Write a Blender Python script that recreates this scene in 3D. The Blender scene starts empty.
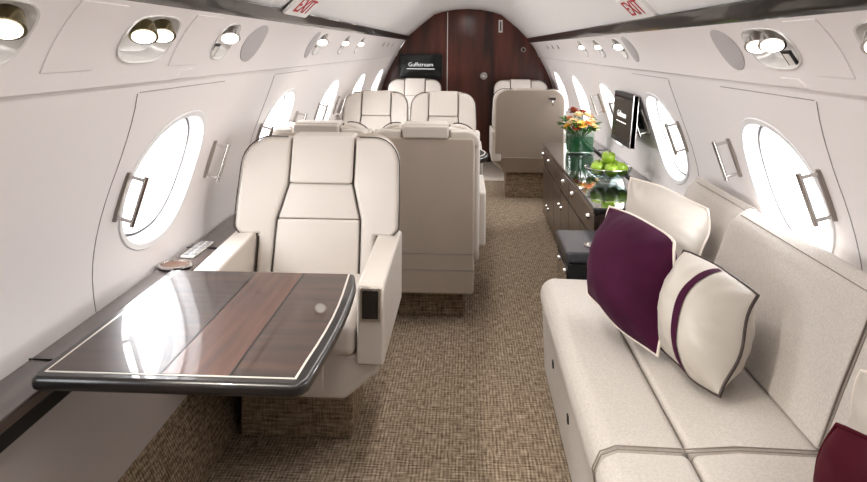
import bpy, bmesh, math, random
from mathutils import Vector, Matrix
random.seed(4)
PI = math.pi
SC = bpy.context.scene
COL = SC.collection

# ------------------------------------------------------------------ materials
def new_mat(name):
    m = bpy.data.materials.new(name); m.use_nodes = True
    return m, m.node_tree, m.node_tree.nodes['Principled BSDF']

def pmat(name, col, rough=.5, metal=0., coat=0., spec=.5, bump=0., bscale=200., var=0., vscale=6., sheen=0., emit=None, estr=0.):
    m, nt, b = new_mat(name)
    b.inputs['Base Color'].default_value = (*col, 1)
    b.inputs['Roughness'].default_value = rough
    b.inputs['Metallic'].default_value = metal
    b.inputs['Coat Weight'].default_value = coat
    b.inputs['Coat Roughness'].default_value = .03
    b.inputs['Specular IOR Level'].default_value = spec
    if sheen:
        b.inputs['Sheen Weight'].default_value = sheen
    if emit:
        b.inputs['Emission Color'].default_value = (*emit, 1)
        b.inputs['Emission Strength'].default_value = estr
    tc = nt.nodes.new('ShaderNodeTexCoord')
    if bump:
        n = nt.nodes.new('ShaderNodeTexNoise'); n.inputs['Scale'].default_value = bscale
        n.inputs['Detail'].default_value = 3
        bp = nt.nodes.new('ShaderNodeBump'); bp.inputs['Strength'].default_value = bump
        bp.inputs['Distance'].default_value = .002
        nt.links.new(tc.outputs['Object'], n.inputs['Vector'])
        nt.links.new(n.outputs['Fac'], bp.inputs['Height'])
        nt.links.new(bp.outputs['Normal'], b.inputs['Normal'])
    if var:
        n = nt.nodes.new('ShaderNodeTexNoise'); n.inputs['Scale'].default_value = vscale
        n.inputs['Detail'].default_value = 4
        r = nt.nodes.new('ShaderNodeMapRange')
        r.inputs['To Min'].default_value = 1 - var; r.inputs['To Max'].default_value = 1 + var
        r.inputs['From Min'].default_value = .3; r.inputs['From Max'].default_value = .7
        hs = nt.nodes.new('ShaderNodeHueSaturation'); hs.inputs['Color'].default_value = (*col, 1)
        nt.links.new(tc.outputs['Object'], n.inputs['Vector'])
        nt.links.new(n.outputs['Fac'], r.inputs['Value'])
        nt.links.new(r.outputs['Result'], hs.inputs['Value'])
        nt.links.new(hs.outputs['Color'], b.inputs['Base Color'])
    return m

def noise_stretch(nt, tc, scale, detail=2):
    mp = nt.nodes.new('ShaderNodeMapping'); mp.inputs['Scale'].default_value = scale
    n = nt.nodes.new('ShaderNodeTexNoise'); n.inputs['Scale'].default_value = 1.; n.inputs['Detail'].default_value = detail
    nt.links.new(tc.outputs['Object'], mp.inputs['Vector']); nt.links.new(mp.outputs['Vector'], n.inputs['Vector'])
    return n.outputs['Fac']

def mathn(nt, op, a, b):
    n = nt.nodes.new('ShaderNodeMath'); n.operation = op
    for i, v in enumerate((a, b)):
        if isinstance(v, (int, float)): n.inputs[i].default_value = v
        else: nt.links.new(v, n.inputs[i])
    return n.outputs[0]

def ramp(nt, fac, stops):
    r = nt.nodes.new('ShaderNodeValToRGB')
    e = r.color_ramp.elements
    e[0].position, e[0].color = stops[0][0], (*stops[0][1], 1)
    e[1].position, e[1].color = stops[-1][0], (*stops[-1][1], 1)
    for p, c in stops[1:-1]:
        k = e.new(p); k.color = (*c, 1)
    nt.links.new(fac, r.inputs['Fac'])
    return r.outputs['Color']

def carpet_mat(name, dark, mid, light, sx=(22, 150, 30), sy=(150, 22, 150)):
    m, nt, b = new_mat(name)
    tc = nt.nodes.new('ShaderNodeTexCoord')
    a = noise_stretch(nt, tc, sx); c = noise_stretch(nt, tc, sy); d = noise_stretch(nt, tc, (420, 420, 420), 1)
    f = mathn(nt, 'ADD', mathn(nt, 'ADD', mathn(nt, 'MULTIPLY', a, .42), mathn(nt, 'MULTIPLY', c, .38)), mathn(nt, 'MULTIPLY', d, .2))
    sx_ = nt.nodes.new('ShaderNodeSeparateXYZ'); nt.links.new(tc.outputs['Object'], sx_.inputs[0])
    def rib(ax, per): return mathn(nt, 'MULTIPLY', mathn(nt, 'SINE', mathn(nt, 'MULTIPLY', sx_.outputs[ax], 2 * PI / per), 0), .5)
    k = ('X', 'Y') if name == 'carpet' else ('Y', 'Z')
    f = mathn(nt, 'ADD', f, mathn(nt, 'ADD', mathn(nt, 'MULTIPLY', rib(k[0], .0125), .08), mathn(nt, 'MULTIPLY', rib(k[1], .015), .05)))
    colr = ramp(nt, f, [(.36, dark), (.5, mid), (.64, light)])
    nt.links.new(colr, b.inputs['Base Color'])
    b.inputs['Roughness'].default_value = .95; b.inputs['Specular IOR Level'].default_value = .1
    bp = nt.nodes.new('ShaderNodeBump'); bp.inputs['Strength'].default_value = .6; bp.inputs['Distance'].default_value = .004
    nt.links.new(f, bp.inputs['Height']); nt.links.new(bp.outputs['Normal'], b.inputs['Normal'])
    return m

def wood_mat(name, dark, light, scale=(2, 2, 40), rough=.35, coat=1.):
    if 'table' in name: coat = .6
    m, nt, b = new_mat(name)
    tc = nt.nodes.new('ShaderNodeTexCoord')
    f = noise_stretch(nt, tc, scale, 5)
    nt.links.new(ramp(nt, f, [(.35, dark), (.65, light)]), b.inputs['Base Color'])
    b.inputs['Roughness'].default_value = rough
    b.inputs['Coat Weight'].default_value = coat; b.inputs['Coat Roughness'].default_value = .015
    b.inputs['Coat IOR'].default_value = 1.5
    return m

def pane_mat(name, tint, gl):
    m = bpy.data.materials.new(name); m.use_nodes = True
    nt = m.node_tree; nt.nodes.clear()
    o = nt.nodes.new('ShaderNodeOutputMaterial'); t = nt.nodes.new('ShaderNodeBsdfTransparent')
    g = nt.nodes.new('ShaderNodeBsdfGlossy'); x = nt.nodes.new('ShaderNodeMixShader')
    t.inputs['Color'].default_value = (*tint, 1); g.inputs['Roughness'].default_value = .02
    x.inputs[0].default_value = gl
    nt.links.new(t.outputs[0], x.inputs[1]); nt.links.new(g.outputs[0], x.inputs[2])
    nt.links.new(x.outputs[0], o.inputs['Surface'])
    return m

M = {}
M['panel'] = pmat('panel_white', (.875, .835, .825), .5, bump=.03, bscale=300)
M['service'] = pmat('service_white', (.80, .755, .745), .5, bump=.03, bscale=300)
M['lower'] = pmat('lower_panel_shaded', (.42, .37, .34), .55, bump=.05, bscale=300)  # wall panel colour darkened for the shade under ledge and table
M['ceil'] = pmat('ceiling_white', (.83, .81, .80), .55)
M['reveal'] = pmat('reveal_white', (.84, .83, .83), .4)
M['seam'] = pmat('seam_grey', (.36, .33, .32), .6)
M['gasket'] = pmat('gasket_grey', (.30, .30, .31), .5)
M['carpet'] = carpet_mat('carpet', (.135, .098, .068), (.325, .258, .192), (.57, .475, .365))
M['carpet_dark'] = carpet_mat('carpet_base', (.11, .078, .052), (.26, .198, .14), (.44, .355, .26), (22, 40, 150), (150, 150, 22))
M['mat'] = pmat('sunlit_carpet', (.80, .73, .66), .8, bump=.2, bscale=300)  # overexposed sunlit carpet, its sunlight put into a pale colour
M['cream'] = pmat('cream_leather', (.585, .535, .485), .42, bump=.12, bscale=260, var=.02)
M['taupe'] = pmat('taupe_leather', (.43, .37, .315), .5, bump=.12, bscale=260, var=.03)
M['pipe'] = pmat('dark_piping', (.065, .048, .042), .5)
M['sofa'] = pmat('sofa_fabric', (.56, .515, .468), .9, bump=.35, bscale=520, var=.10, vscale=170, sheen=.2)
M['sofa_pipe'] = pmat('sofa_piping', (.30, .26, .225), .8)
M['wood_table'] = wood_mat('table_wood', (.022, .013, .010), (.06, .03, .02), (3, 30, 3))
M['wood_red'] = wood_mat('table_wood_red', (.045, .018, .011), (.10, .040, .023), (40, 3, 3))
M['wood_edge'] = wood_mat('table_edge', (.010, .009, .009), (.018, .014, .013), (3, 30, 3))
M['wood_ledge'] = wood_mat('ledge_wood', (.045, .035, .032), (.085, .06, .055), (30, 2, 3), .4)
M['ledge_grey'] = pmat('ledge_grey', (.16, .15, .15), .3, coat=.6)
M['wood_bulk'] = wood_mat('bulkhead_wood', (.034, .008, .004), (.15, .033, .017), (9, 9, 1.2))
M['wood_bulk'].node_tree.nodes['Principled BSDF'].inputs['Coat Weight'].default_value = .6
M['wood_bulk'].node_tree.nodes['Principled BSDF'].inputs['Coat Roughness'].default_value = .12
M['wood_cred'] = wood_mat('credenza_wood', (.055, .036, .028), (.105, .07, .055), (4, 4, 40), .35, .5)
M['black_gloss'] = pmat('black_gloss', (.012, .011, .012), .08, coat=1.)
M['slate'] = pmat('slate_leather', (.055, .058, .068), .3, coat=.4)
M['black'] = pmat('black_plastic', (.015, .016, .018), .35)
M['screen'] = pmat('screen_black', (.006, .012, .012), .12, coat=.5)
M['chrome'] = pmat('chrome', (.62, .60, .58), .16, 1.)
M['brushed'] = pmat('brushed_metal', (.55, .52, .49), .35, 1.)
M['silver'] = pmat('silver_inlay', (.80, .76, .70), .35, .5)
M['satin'] = pmat('satin_dish', (.78, .76, .74), .25, .15, coat=.3)
M['bronze'] = pmat('bronze', (.28, .24, .15), .25, .9)
M['grille'] = pmat('speaker_grille', (.50, .47, .465), .7, bump=.6, bscale=700)
M['lens'] = pmat('lamp_lens', (.9, .88, .82), .3, emit=(1, .96, .88), estr=2.0)
M['white'] = pmat('white_paint', (.82, .80, .78), .5)
M['text_white'] = pmat('text_white', (.8, .8, .78), .5, emit=(1, 1, 1), estr=.5)
M['red'] = pmat('sign_red', (.50, .02, .03), .5)
M['dark_text'] = pmat('dark_text', (.05, .04, .04), .6)
M['plum'] = pmat('plum_velvet', (.062, .009, .036), .8, spec=.2, sheen=.04, var=.15, vscale=8)
M['maroon'] = pmat('maroon_velvet', (.075, .003, .012), .8, spec=.2, sheen=.04, var=.15, vscale=8)
M['pillow'] = pmat('pillow_silk', (.52, .475, .42), .42, sheen=.2, var=.04, vscale=9)
M['pillow_pipe'] = pmat('pillow_piping', (.80, .72, .64), .5)
M['apple'] = pmat('green_apple', (.30, .46, .045), .25, coat=.4, var=.18, vscale=14)
M['stem'] = pmat('brown_stem', (.10, .06, .03), .8)
M['leaf'] = pmat('leaf_green', (.05, .15, .025), .45, var=.3, vscale=30)
M['leaf_dark'] = pmat('leaf_dark', (.012, .09, .035), .4, var=.35, vscale=40)
M['glass'] = pane_mat('clear_glass', (.90, .96, .93), .10)
M['bowl'] = pane_mat('bowl_glass', (.80, .86, .84), .24)
M['pane'] = pane_mat('window_glass', (.97, .98, 1.), .03)
M['pet_cream'] = pmat('petal_cream', (.80, .66, .42), .6)
M['pet_yellow'] = pmat('petal_yellow', (.80, .50, .10), .6)
M['pet_peach'] = pmat('petal_peach', (.72, .34, .17), .6)
M['pet_red'] = pmat('petal_red', (.33, .06, .03), .6)
M['coffee'] = pmat('cup_well', (.12, .06, .035), .35, coat=.5)
M['button'] = pmat('button_pale', (.70, .67, .62), .5)

# ------------------------------------------------------------------ helpers
class MB:
    def __init__(s): s.v, s.f = [], []
    def add(s, v, f):
        o = len(s.v); s.v += [tuple(p) for p in v]; s.f += [tuple(i + o for i in q) for q in f]; return s
    def box(s, x0, x1, y0, y1, z0, z1):
        return s.add([(x, y, z) for x in (x0, x1) for y in (y0, y1) for z in (z0, z1)],
                     [(0, 1, 3, 2), (4, 6, 7, 5), (0, 4, 5, 1), (2, 3, 7, 6), (0, 2, 6, 4), (1, 5, 7, 3)])
    def prism(s, poly, axis, a, b, fn=None):
        n = len(poly); v = []
        for t in (a, b):
            for p, q in poly:
                v.append((t, p, q) if axis == 'x' else (p, t, q) if axis == 'y' else (p, q, t))
        if fn: v = [fn(*w) for w in v]
        return s.add(v, [tuple(range(n)), tuple(range(2 * n - 1, n - 1, -1))] + [(i, i + n, (i + 1) % n + n, (i + 1) % n) for i in range(n)])
    def tube(s, pts, r, n=8, closed=False, caps=True):
        pts = [Vector(p) for p in pts]; m = len(pts); v = []; prev = None
        for i, p in enumerate(pts):
            d = (pts[(i + 1) % m] - pts[i - 1]) if closed else (pts[min(i + 1, m - 1)] - pts[max(i - 1, 0)])
            d = d.normalized() if d.length > 1e-9 else Vector((0, 0, 1))
            if prev is None:
                a = d.orthogonal().normalized()
            else:
                a = prev - d * prev.dot(d); a = a.normalized() if a.length > 1e-6 else d.orthogonal().normalized()
            prev = a; b = d.cross(a)
            rr = r[i] if isinstance(r, (list, tuple)) else r
            for k in range(n):
                t = 2 * PI * k / n; v.append(p + a * rr * math.cos(t) + b * rr * math.sin(t))
        f = []
        for i in range(m if closed else m - 1):
            for k in range(n):
                f.append((i * n + k, i * n + (k + 1) % n, (i + 1) % m * n + (k + 1) % n, (i + 1) % m * n + k))
        if caps and not closed:
            f += [tuple(range(n))[::-1], tuple(range((m - 1) * n, m * n))]
        return s.add(v, f)
    def rings(s, rs, cap0=False, cap1=False):
        n = len(rs[0]); v = [p for r in rs for p in r]; f = []
        for i in range(len(rs) - 1):
            for k in range(n):
                f.append((i * n + k, i * n + (k + 1) % n, (i + 1) * n + (k + 1) % n, (i + 1) * n + k))
        if cap0: f.append(tuple(range(n))[::-1])
        if cap1: f.append(tuple(range((len(rs) - 1) * n, len(rs) * n)))
        return s.add(v, f)
    def lathe(s, prof, c=(0, 0, 0), n=24, cap0=False, cap1=False):
        return s.rings([[(c[0] + r * math.cos(2 * PI * k / n), c[1] + r * math.sin(2 * PI * k / n), c[2] + z) for k in range(n)] for r, z in prof], cap0, cap1)
    def disc(s, c, nrm, r0, depth, n=20, r1=None):
        nrm = Vector(nrm).normalized(); a = nrm.orthogonal().normalized(); b = nrm.cross(a); c = Vector(c); r1 = r0 if r1 is None else r1
        mk = lambda r, d: [c + nrm * d + a * r * math.cos(2 * PI * k / n) + b * r * math.sin(2 * PI * k / n) for k in range(n)]
        return s.rings([mk(r0, 0), mk(r1, depth)], True, True)
    def build(s, name, mat, parent=None, bevel=0., seg=3, smooth=True, label=None, sub=0, weld=True):
        me = bpy.data.meshes.new(name); me.from_pydata(s.v, [], s.f)
        bm = bmesh.new(); bm.from_mesh(me)
        if weld: bmesh.ops.remove_doubles(bm, verts=bm.verts, dist=1e-5)
        bmesh.ops.recalc_face_normals(bm, faces=bm.faces)
        for f in bm.faces: f.smooth = smooth
        for e in bm.edges:
            if len(e.link_faces) == 2 and e.calc_face_angle(0) > math.radians(38): e.smooth = False
        bm.to_mesh(me); bm.free()
        me.materials.append(mat)
        o = bpy.data.objects.new(name, me); COL.objects.link(o)
        if parent: o.parent = parent
        if bevel:
            for e in me.edges: e.use_edge_sharp = False
            b = o.modifiers.new('bevel', 'BEVEL'); b.width = bevel; b.segments = seg; b.limit_method = 'ANGLE'; b.angle_limit = math.radians(30)
            b.harden_normals = False
            w = o.modifiers.new('wn', 'WEIGHTED_NORMAL'); w.keep_sharp = False
        if sub:
            q = o.modifiers.new('sub', 'SUBSURF'); q.levels = sub; q.render_levels = sub
        if label: o['label'] = label
        return o

def tag(o, label, cat, group=None):
    o['label'] = label; o['category'] = cat
    if group: o['group'] = group
    return o
def thing(name, label, cat, loc=(0, 0, 0), rotz=0, group=None):
    o = bpy.data.objects.new(name, None); COL.objects.link(o)
    o.location = loc; o.rotation_euler = (0, 0, rotz); o.empty_display_size = .1
    return tag(o, label, cat, group)
def struct(o): o['kind'] = 'structure'; return o
def arc(cx, cy, r, a0, a1, n=6, ry=None):
    ry = r if ry is None else ry
    return [(cx + r * math.cos(math.radians(a0 + (a1 - a0) * i / n)), cy + ry * math.sin(math.radians(a0 + (a1 - a0) * i / n))) for i in range(n + 1)]
def rrect(x0, x1, y0, y1, r, n=4):
    return arc(x1 - r, y1 - r, r, 0, 90, n) + arc(x0 + r, y1 - r, r, 90, 180, n) + arc(x0 + r, y0 + r, r, 180, 270, n) + arc(x1 - r, y0 + r, r, 270, 360, n)
def text_mesh(name, txt, size, mat, parent, mw, extrude=.0008, sx=1.):
    cu = bpy.data.curves.new(name, 'FONT'); cu.body = txt; cu.size = size; cu.align_x = 'CENTER'; cu.align_y = 'CENTER'; cu.extrude = extrude
    t = bpy.data.objects.new(name, cu); COL.objects.link(t)
    dg = bpy.context.evaluated_depsgraph_get()
    me = bpy.data.meshes.new_from_object(t.evaluated_get(dg)); bpy.data.objects.remove(t)
    me.transform(mw @ Matrix.Diagonal((sx, 1, 1, 1))); me.materials.clear(); me.materials.append(mat)
    o = bpy.data.objects.new(name, me); COL.objects.link(o)
    if parent: o.parent = parent
    return o
def frame_mat(origin, x, y):
    x = Vector(x).normalized(); y = Vector(y).normalized(); z = x.cross(y).normalized(); y = z.cross(x)
    m = Matrix((x, y, z)).transposed().to_4x4(); m.translation = Vector(origin); return m

# ------------------------------------------------------------------ cabin shell
Y0, Y1 = -1.6, 8.5
PROF = [(.22, .89), (.42, .975), (.58, 1.022), (.72, 1.037), (.87, 1.012), (1.05, .948), (1.25, .848)]
def wx(z):
    p = PROF
    if z <= p[0][0]: return p[0][1]
    for i in range(len(p) - 1):
        if z <= p[i + 1][0]:
            a, b = p[i], p[i + 1]; t = (z - a[0]) / (b[0] - a[0])
            ma = ((b[1] - p[i - 1][1]) / (b[0] - p[i - 1][0]) if i else (b[1] - a[1]) / (b[0] - a[0])) * (b[0] - a[0])
            mb = ((p[i + 2][1] - a[1]) / (p[i + 2][0] - a[0]) if i + 2 < len(p) else (b[1] - a[1]) / (b[0] - a[0])) * (b[0] - a[0])
            return (2*t**3 - 3*t*t + 1) * a[1] + (t**3 - 2*t*t + t) * ma + (-2*t**3 + 3*t*t) * b[1] + (t**3 - t*t) * mb
    return p[-1][1]
def sell(th, a, b, n):
    c, s = math.cos(th), math.sin(th)
    return a * math.copysign(abs(c) ** (2 / n), c), b * math.copysign(abs(s) ** (2 / n), s)

def holed(mb, surf, y0, y1, vs_out, vc, B, K, holes, MX=10, R=4):
    """strip with (super)elliptic holes; holes = (yc, halfbay, a, b, n)"""
    vin = [vc - B + 2 * B * i / K for i in range(K + 1)]
    vl = sorted(set([v for v in vs_out if v < vc - B - 1e-6] + vin + [v for v in vs_out if v > vc + B + 1e-6]))
    def grid(ys, vv):
        pts = [surf(y, v) for y in ys for v in vv]; n = len(vv)
        mb.add(pts, [(i * n + j, i * n + j + 1, (i + 1) * n + j + 1, (i + 1) * n + j) for i in range(len(ys) - 1) for j in range(n - 1)])
    cur = y0
    for yc, A, a, b, nn in sorted(holes):
        if yc - A > cur + 1e-6: grid([cur, (cur + yc - A) / 2, yc - A], vl)
        ys = [yc - A + 2 * A * i / MX for i in range(MX + 1)]
        lo = [v for v in vl if v <= vc - B + 1e-6]; hi = [v for v in vl if v >= vc + B - 1e-6]
        if len(lo) > 1: grid(ys, lo)
        if len(hi) > 1: grid(ys, hi)
        bd = [(y, vc - B) for y in ys[:-1]] + [(yc + A, v) for v in vin[:-1]] + [(y, vc + B) for y in ys[:0:-1]] + [(yc - A, v) for v in vin[:0:-1]]
        rs = []
        for r in range(R + 1):
            t = r / R; ring = []
            for (y, v) in bd:
                dy, dv = y - yc, v - vc; th = math.atan2(dv / B, dy / A); ey, ev = sell(th, a, b, nn)
                ring.append(surf(yc + dy * (1 - t) + ey * t, vc + dv * (1 - t) + ev * t))
            rs.append(ring)
        mb.rings(rs); cur = yc + A
    if cur < y1: grid([cur, (cur + y1) / 2, y1], vl)

WA, WB, WZ = .262, .203, .905
LW = [2.325 + 1.335 * k for k in range(-2, 5)]
RW = [2.30 + 1.31 * k for k in range(-2, 5)]
vs_wall = [.22, .32, .42, .5, .59, .64, 1.19, 1.22, 1.25]
def wall_surf(s): return lambda y, v: (s * wx(v), y, v)
for s, nm, ws in ((-1, 'wall_left', LW), (1, 'wall_right', RW)):
    mb = MB(); holed(mb, wall_surf(s), Y0, Y1, vs_wall, WZ, .265, 10, [(w, .42, WA, WB, 2.25) for w in ws])
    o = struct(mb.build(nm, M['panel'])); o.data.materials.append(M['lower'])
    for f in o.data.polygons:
        if f.center.z < .585: f.material_index = 1  # faces below the ledge take the shade-darkened colour
# carpeted lower dado
for s, nm in ((-1, 'baseboard_left'), (1, 'baseboard_right')):
    pr = [(.80, 0), (.812, .05), (.84, .12), (.893, .225), (.915, .225), (.93, 0)]
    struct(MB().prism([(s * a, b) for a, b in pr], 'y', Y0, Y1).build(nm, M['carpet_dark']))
mb = MB().box(-.95, .95, Y0, 7.3, -.05, 0); struct(mb.build('floor', M['carpet'], smooth=False))
mb = MB().box(-.95, .95, 7.3, Y1, -.05, .002); struct(mb.build('floor', M['mat'], smooth=False))  # far floor strip with sunlight painted in as a paler colour
# ceiling
ZTOP = {-1: 1.446, 1: 1.426}
half = [(.708, 1.472), (.60, 1.578), (.50, 1.662), (.418, 1.727), (.40, 1.742), (.30, 1.776), (.15, 1.803), (0, 1.812)]
half[0] = (.706, ZTOP[1] + .040)
prof = half + [(-a, b) for a, b in half[-2::-1]]
prof[-1] = (-.706, ZTOP[-1] + .040)
half[0] = (.708, 1.47)
pts = [(a, y, b) for y in (Y0, Y1) for a, b in prof]; n = len(prof)
struct(MB().add(pts, [(i, i + 1, i + 1 + n, i + n) for i in range(n - 1)]).build('ceiling', M['ceil']))
# dark wood strip in the cove, service panels, valance lip
def sp(s, y, t, d=0.):   # service panel: t 0 bottom .. 1 top, d = out into the cabin
    bow = .012 * math.sin(PI * t)
    x = .838 - .113 * t + bow; z = 1.247 + (ZTOP[s] - 1.247) * t + bow * .6
    return (s * (x - d * .855), y, z - d * .52)
LU = [(1.13, .115, 3.), (1.74, .135, 3.), (2.29, .08, 2.6), (3.77, .085, 2.6), (4.5, .07, 2.6), (5.15, .07, 2.6)]
RU = [(1.335, .12, 3.), (1.90, .135, 3.), (3.72, .075, 2.6), (4.30, .065, 2.6), (4.90, .065, 2.6)]
for s, k, us in ((-1, 1, LU), (1, 2, RU)):
    q = ZTOP[s]
    sp_ = [(.740, q - .012), (.722, q - .003), (.716, q + .006), (.700, q + .036), (.690, q + .040), (.735, q + .044)]
    struct(MB().prism([(s * a, b) for a, b in sp_], 'y', Y0, Y1 - .001).build('trim_%d' % k, M['wood_edge']))
    mb = MB(); holed(mb, lambda y, v, s=s: sp(s, y, v), Y0, Y1, [0, .1, .9, 1], .54, .37, 8, [(u, a + .03, a, .28, n_) for u, a, n_ in us])
    pts = [p for y in (Y0, Y1) for p in ((s * .838, y, 1.247), (s * .843, y, 1.243), (s * .856, y, 1.250))]
    mb.add(pts, [(0, 1, 4, 3), (1, 2, 5, 4)])
    struct(mb.build('trim_%d' % (k + 2), M['service']))
# bulkhead and rear wall
outline = [(.80, 0), (.893, .22)] + [(wx(z), z) for z in (.3, .42, .5, .58, .65, .72, .8, .87, .96, 1.05, 1.15, 1.25)] + [(.725, 1.435)] + half
outline = outline + [(-a, b) for a, b in outline[-2::-1]]
bk = struct(MB().prism([(a * 1.01, b * 1.004 if b > .1 else b) for a, b in outline], 'y', Y1, Y1 + .05).build('wall_front', M['wood_bulk']))
struct(MB().prism([(a * 1.01, b) for a, b in outline], 'y', Y0 - .05, Y0).build('wall_back', M['panel']))
# bulkhead door
dr = MB().prism([(-.235, .01), (.285, .01), (.285, 1.765), (.15, 1.792), (0, 1.80), (-.12, 1.795), (-.235, 1.775)], 'y', Y1 - .012, Y1).build('door_1', M['wood_bulk'], smooth=False)
struct(dr)
MB().box(-.243, -.233, Y1 - .018, Y1 - .002, .01, 1.772).build('door_trim', M['silver'], dr)
MB().box(.283, .290, Y1 - .016, Y1 - .002, .01, 1.762).build('door_trim', M['black'], dr)
kb = MB().disc((.195, Y1 - .012, 1.02), (0, -1, 0), .047, .012, 24, .044).build('door_latch', M['chrome'], dr)
MB().disc((.195, Y1 - .024, 1.02), (0, -1, 0), .018, .012, 16, .014).build('latch_button', M['brushed'], kb)

# windows
pane_n = 0
LITE = []
for s, ws in ((-1, LW), (1, RW)):
    dz = .01; slope = (wx(WZ + dz) - wx(WZ - dz)) / (2 * dz); nl = math.hypot(1, slope)
    nrm = Vector((s / nl, 0, -slope / nl))
    for w in ws:
        pane_n += 1
        N = 56
        def ring(sc, d, sc2=None):
            out = []
            for k in range(N):
                ey, ev = sell(2 * PI * k / N, WA * sc, WB * (sc if sc2 is None else sc2), 2.25)
                z = WZ + ev; out.append(Vector((s * wx(z), w + ey, z)) + nrm * d)
            return out
        fr = MB().rings([ring(1.075, -.001, 1.10), ring(1.06, -.005, 1.085), ring(1.0, -.004), ring(.985, .006), ring(.965, .045)]).build('window_%d' % pane_n, M['reveal'])
        struct(fr)
        MB().rings([ring(.965, .045), ring(.962, .054), ring(.93, .054)]).build('window_gasket', M['gasket'], fr)
        MB().rings([ring(.93, .054), ring(.925, .044), ring(.91, .045), ring(.895, .078), ring(.895, .09)]).build('window_bezel', M['reveal'], fr)
        MB().rings([ring(.897, .082), ring(.4, .082), ring(.02, .082)], False, True).build('window_pane', M['pane'], fr)
        LITE.append((s, w, nrm))
# window bay seams on the side walls (shallow grooves in panel joints)
tn = 5
for s, ws in ((-1, LW), (1, RW)):
    for w in ws[1:4]:
        zs = [.60 + .615 * i / 14 for i in range(15)]
        yy = w - .385
        pts = [Vector((s * (wx(z) - .0005), yy - .10 * max(0, (z - .98) / .235) ** 2, z)) for z in zs]
        o = MB().tube(pts, .0016, 5).build('trim_%d' % tn, M['seam']); struct(o); tn += 1
        pts = [(s * (wx(1.218) - .0005), yy - .09 + i * .11, 1.218) for i in range(7)]
        o = MB().tube(pts, .0014, 5).build('trim_%d' % tn, M['seam']); struct(o); tn += 1

# small catch plates along the service panel seam
def place_word(k): return ['nearest', 'second nearest', 'third', 'fourth', 'fifth', 'sixth', 'seventh'][k]

# window pull handles
def handle(s, y, label, group):
    t = thing('window_handle', label, 'handle', (0, 0, 0), 0, group)
    za, zb = (.845, .965) if s < 0 else (.892, 1.008)
    nr = Vector((-s * .96, 0, -.26))
    A = Vector((s * wx(za), y, za)); B = Vector((s * wx(zb), y, zb))
    dirv = (B - A).normalized()
    MB().tube([A + nr * .003 - dirv * .012, B + nr * .003 + dirv * .012], .009, 8).build('mounting_plate', M['brushed'], t)
    a2, b2 = A + nr * .058, B + nr * .058
    MB().tube([a2 - dirv * .014, b2 + dirv * .014], .0075, 10).build('grip_bar', M['chrome'], t)
    for p, q in ((A, a2), (B, b2)):
        MB().tube([p + nr * .002, q], .0055, 8).build('post', M['chrome'], t)
    return t
side_n = {-1: 'left', 1: 'right'}
for s, ws in ((-1, LW), (1, RW)):
    for i, w in enumerate(ws[2:5]):
        for d, nd in ((-.30, 'near'), (.41 if s < 0 else .375, 'far')):
            if s == 1 and i == 2 and d < 0: pass
            handle(s, w + d, 'chrome pull handle at the %s side of the %s window on the %s wall' % (nd, place_word(i), side_n[s]), 'window pull handles')

# reading light units in the service panels
def light_unit(s, y, a, nexp, kind, label):
    t = thing('reading_light_unit', label, 'reading light', (0, 0, 0), 0, 'overhead reading light units')
    N = 32
    def ring(sc, d):
        out = []
        for k in range(N):
            ey, ev = sell(2 * PI * k / N, a * sc, .28 * sc, nexp)
            out.append(sp(s, y + ey, .54 + ev, d))
        return out
    MB().rings([ring(1.07, .001), ring(1.05, .005), ring(1.0, .004), ring(.97, -.004), ring(.93, -.012), ring(.84, -.026), ring(.5, -.034), ring(.02, -.036)], False, True).build('housing', M['satin'], t)
    nr = Vector(sp(s, y, .54, 1)) - Vector(sp(s, y, .54, 0))
    up = (Vector(sp(s, y, .9)) - Vector(sp(s, y, .2))).normalized()
    down = (nr * .62 - up * .62 + Vector((0, -.55, 0))).normalized()
    lamps = [(-.42, .61), (.30, .63)] if kind != 'small' else [(.12, .63)]
    r = min(.034, a * .42)
    for oy, ot in lamps:
        c = Vector(sp(s, y + a * oy * s * -1, ot, .004))
        lm = MB().disc(c - down * .022, down, r * .75, .034, 20, r).build('spot_lamp', M['bronze'] if kind == 'big' and s < 0 else M['chrome'], t)
        MB().disc(c + down * .0122, down, r * .82, .002, 20).build('lamp_lens', M['lens'], lm)
    if kind in ('switch', 'small'):
        c = Vector(sp(s, y + (a * -.45), .36, -.008))
        mt = frame_mat(c, (0, 1, 0), up)
        mb = MB(); q = [mt @ Vector((u * .026, v * .026, 0)) for u, v in ((-1, -1), (1, -1), (1, 1), (-1, 1))]
        z = mt.col[2].xyz * (1 if mt.col[2].xyz.dot(nr) > 0 else -1)
        mb.add(q + [p + z * .006 for p in q], [(0, 1, 2, 3), (7, 6, 5, 4), (0, 4, 5, 1), (1, 5, 6, 2), (2, 6, 7, 3), (3, 7, 4, 0)])
        sw = mb.build('switch_frame', M['black'], t)
        MB().add([p.lerp(c, .3) + z * .0068 for p in q], [(0, 1, 2, 3)]).build('switch_key', M['button'], sw)
    return t
kinds_l = ['big', 'big', 'small', 'small', 'small', 'small']; kinds_r = ['big', 'switch', 'small', 'small', 'small']
nth_l = ['cut off at the left photo edge', 'with two bronze lamps', 'single with a switch, just beyond the bronze pair',
         'nearest of three small ones beyond the speaker grille', 'middle of three small ones beyond the speaker grille', 'farthest of three small ones beyond the speaker grille']
nth_r = ['cut off at the right photo edge', 'with two chrome lamps and a square switch', 'nearest of three small ones beyond the far grille',
         'middle of three small ones beyond the far grille', 'farthest of three small ones beyond the far grille']
for (u, a, n_), kd, w in zip(LU, kinds_l, nth_l): light_unit(-1, u, a, n_, kd, 'left overhead reading light, ' + w)
for (u, a, n_), kd, w in zip(RU, kinds_r, nth_r): light_unit(1, u, a, n_, kd, 'right overhead reading light, ' + w)

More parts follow.
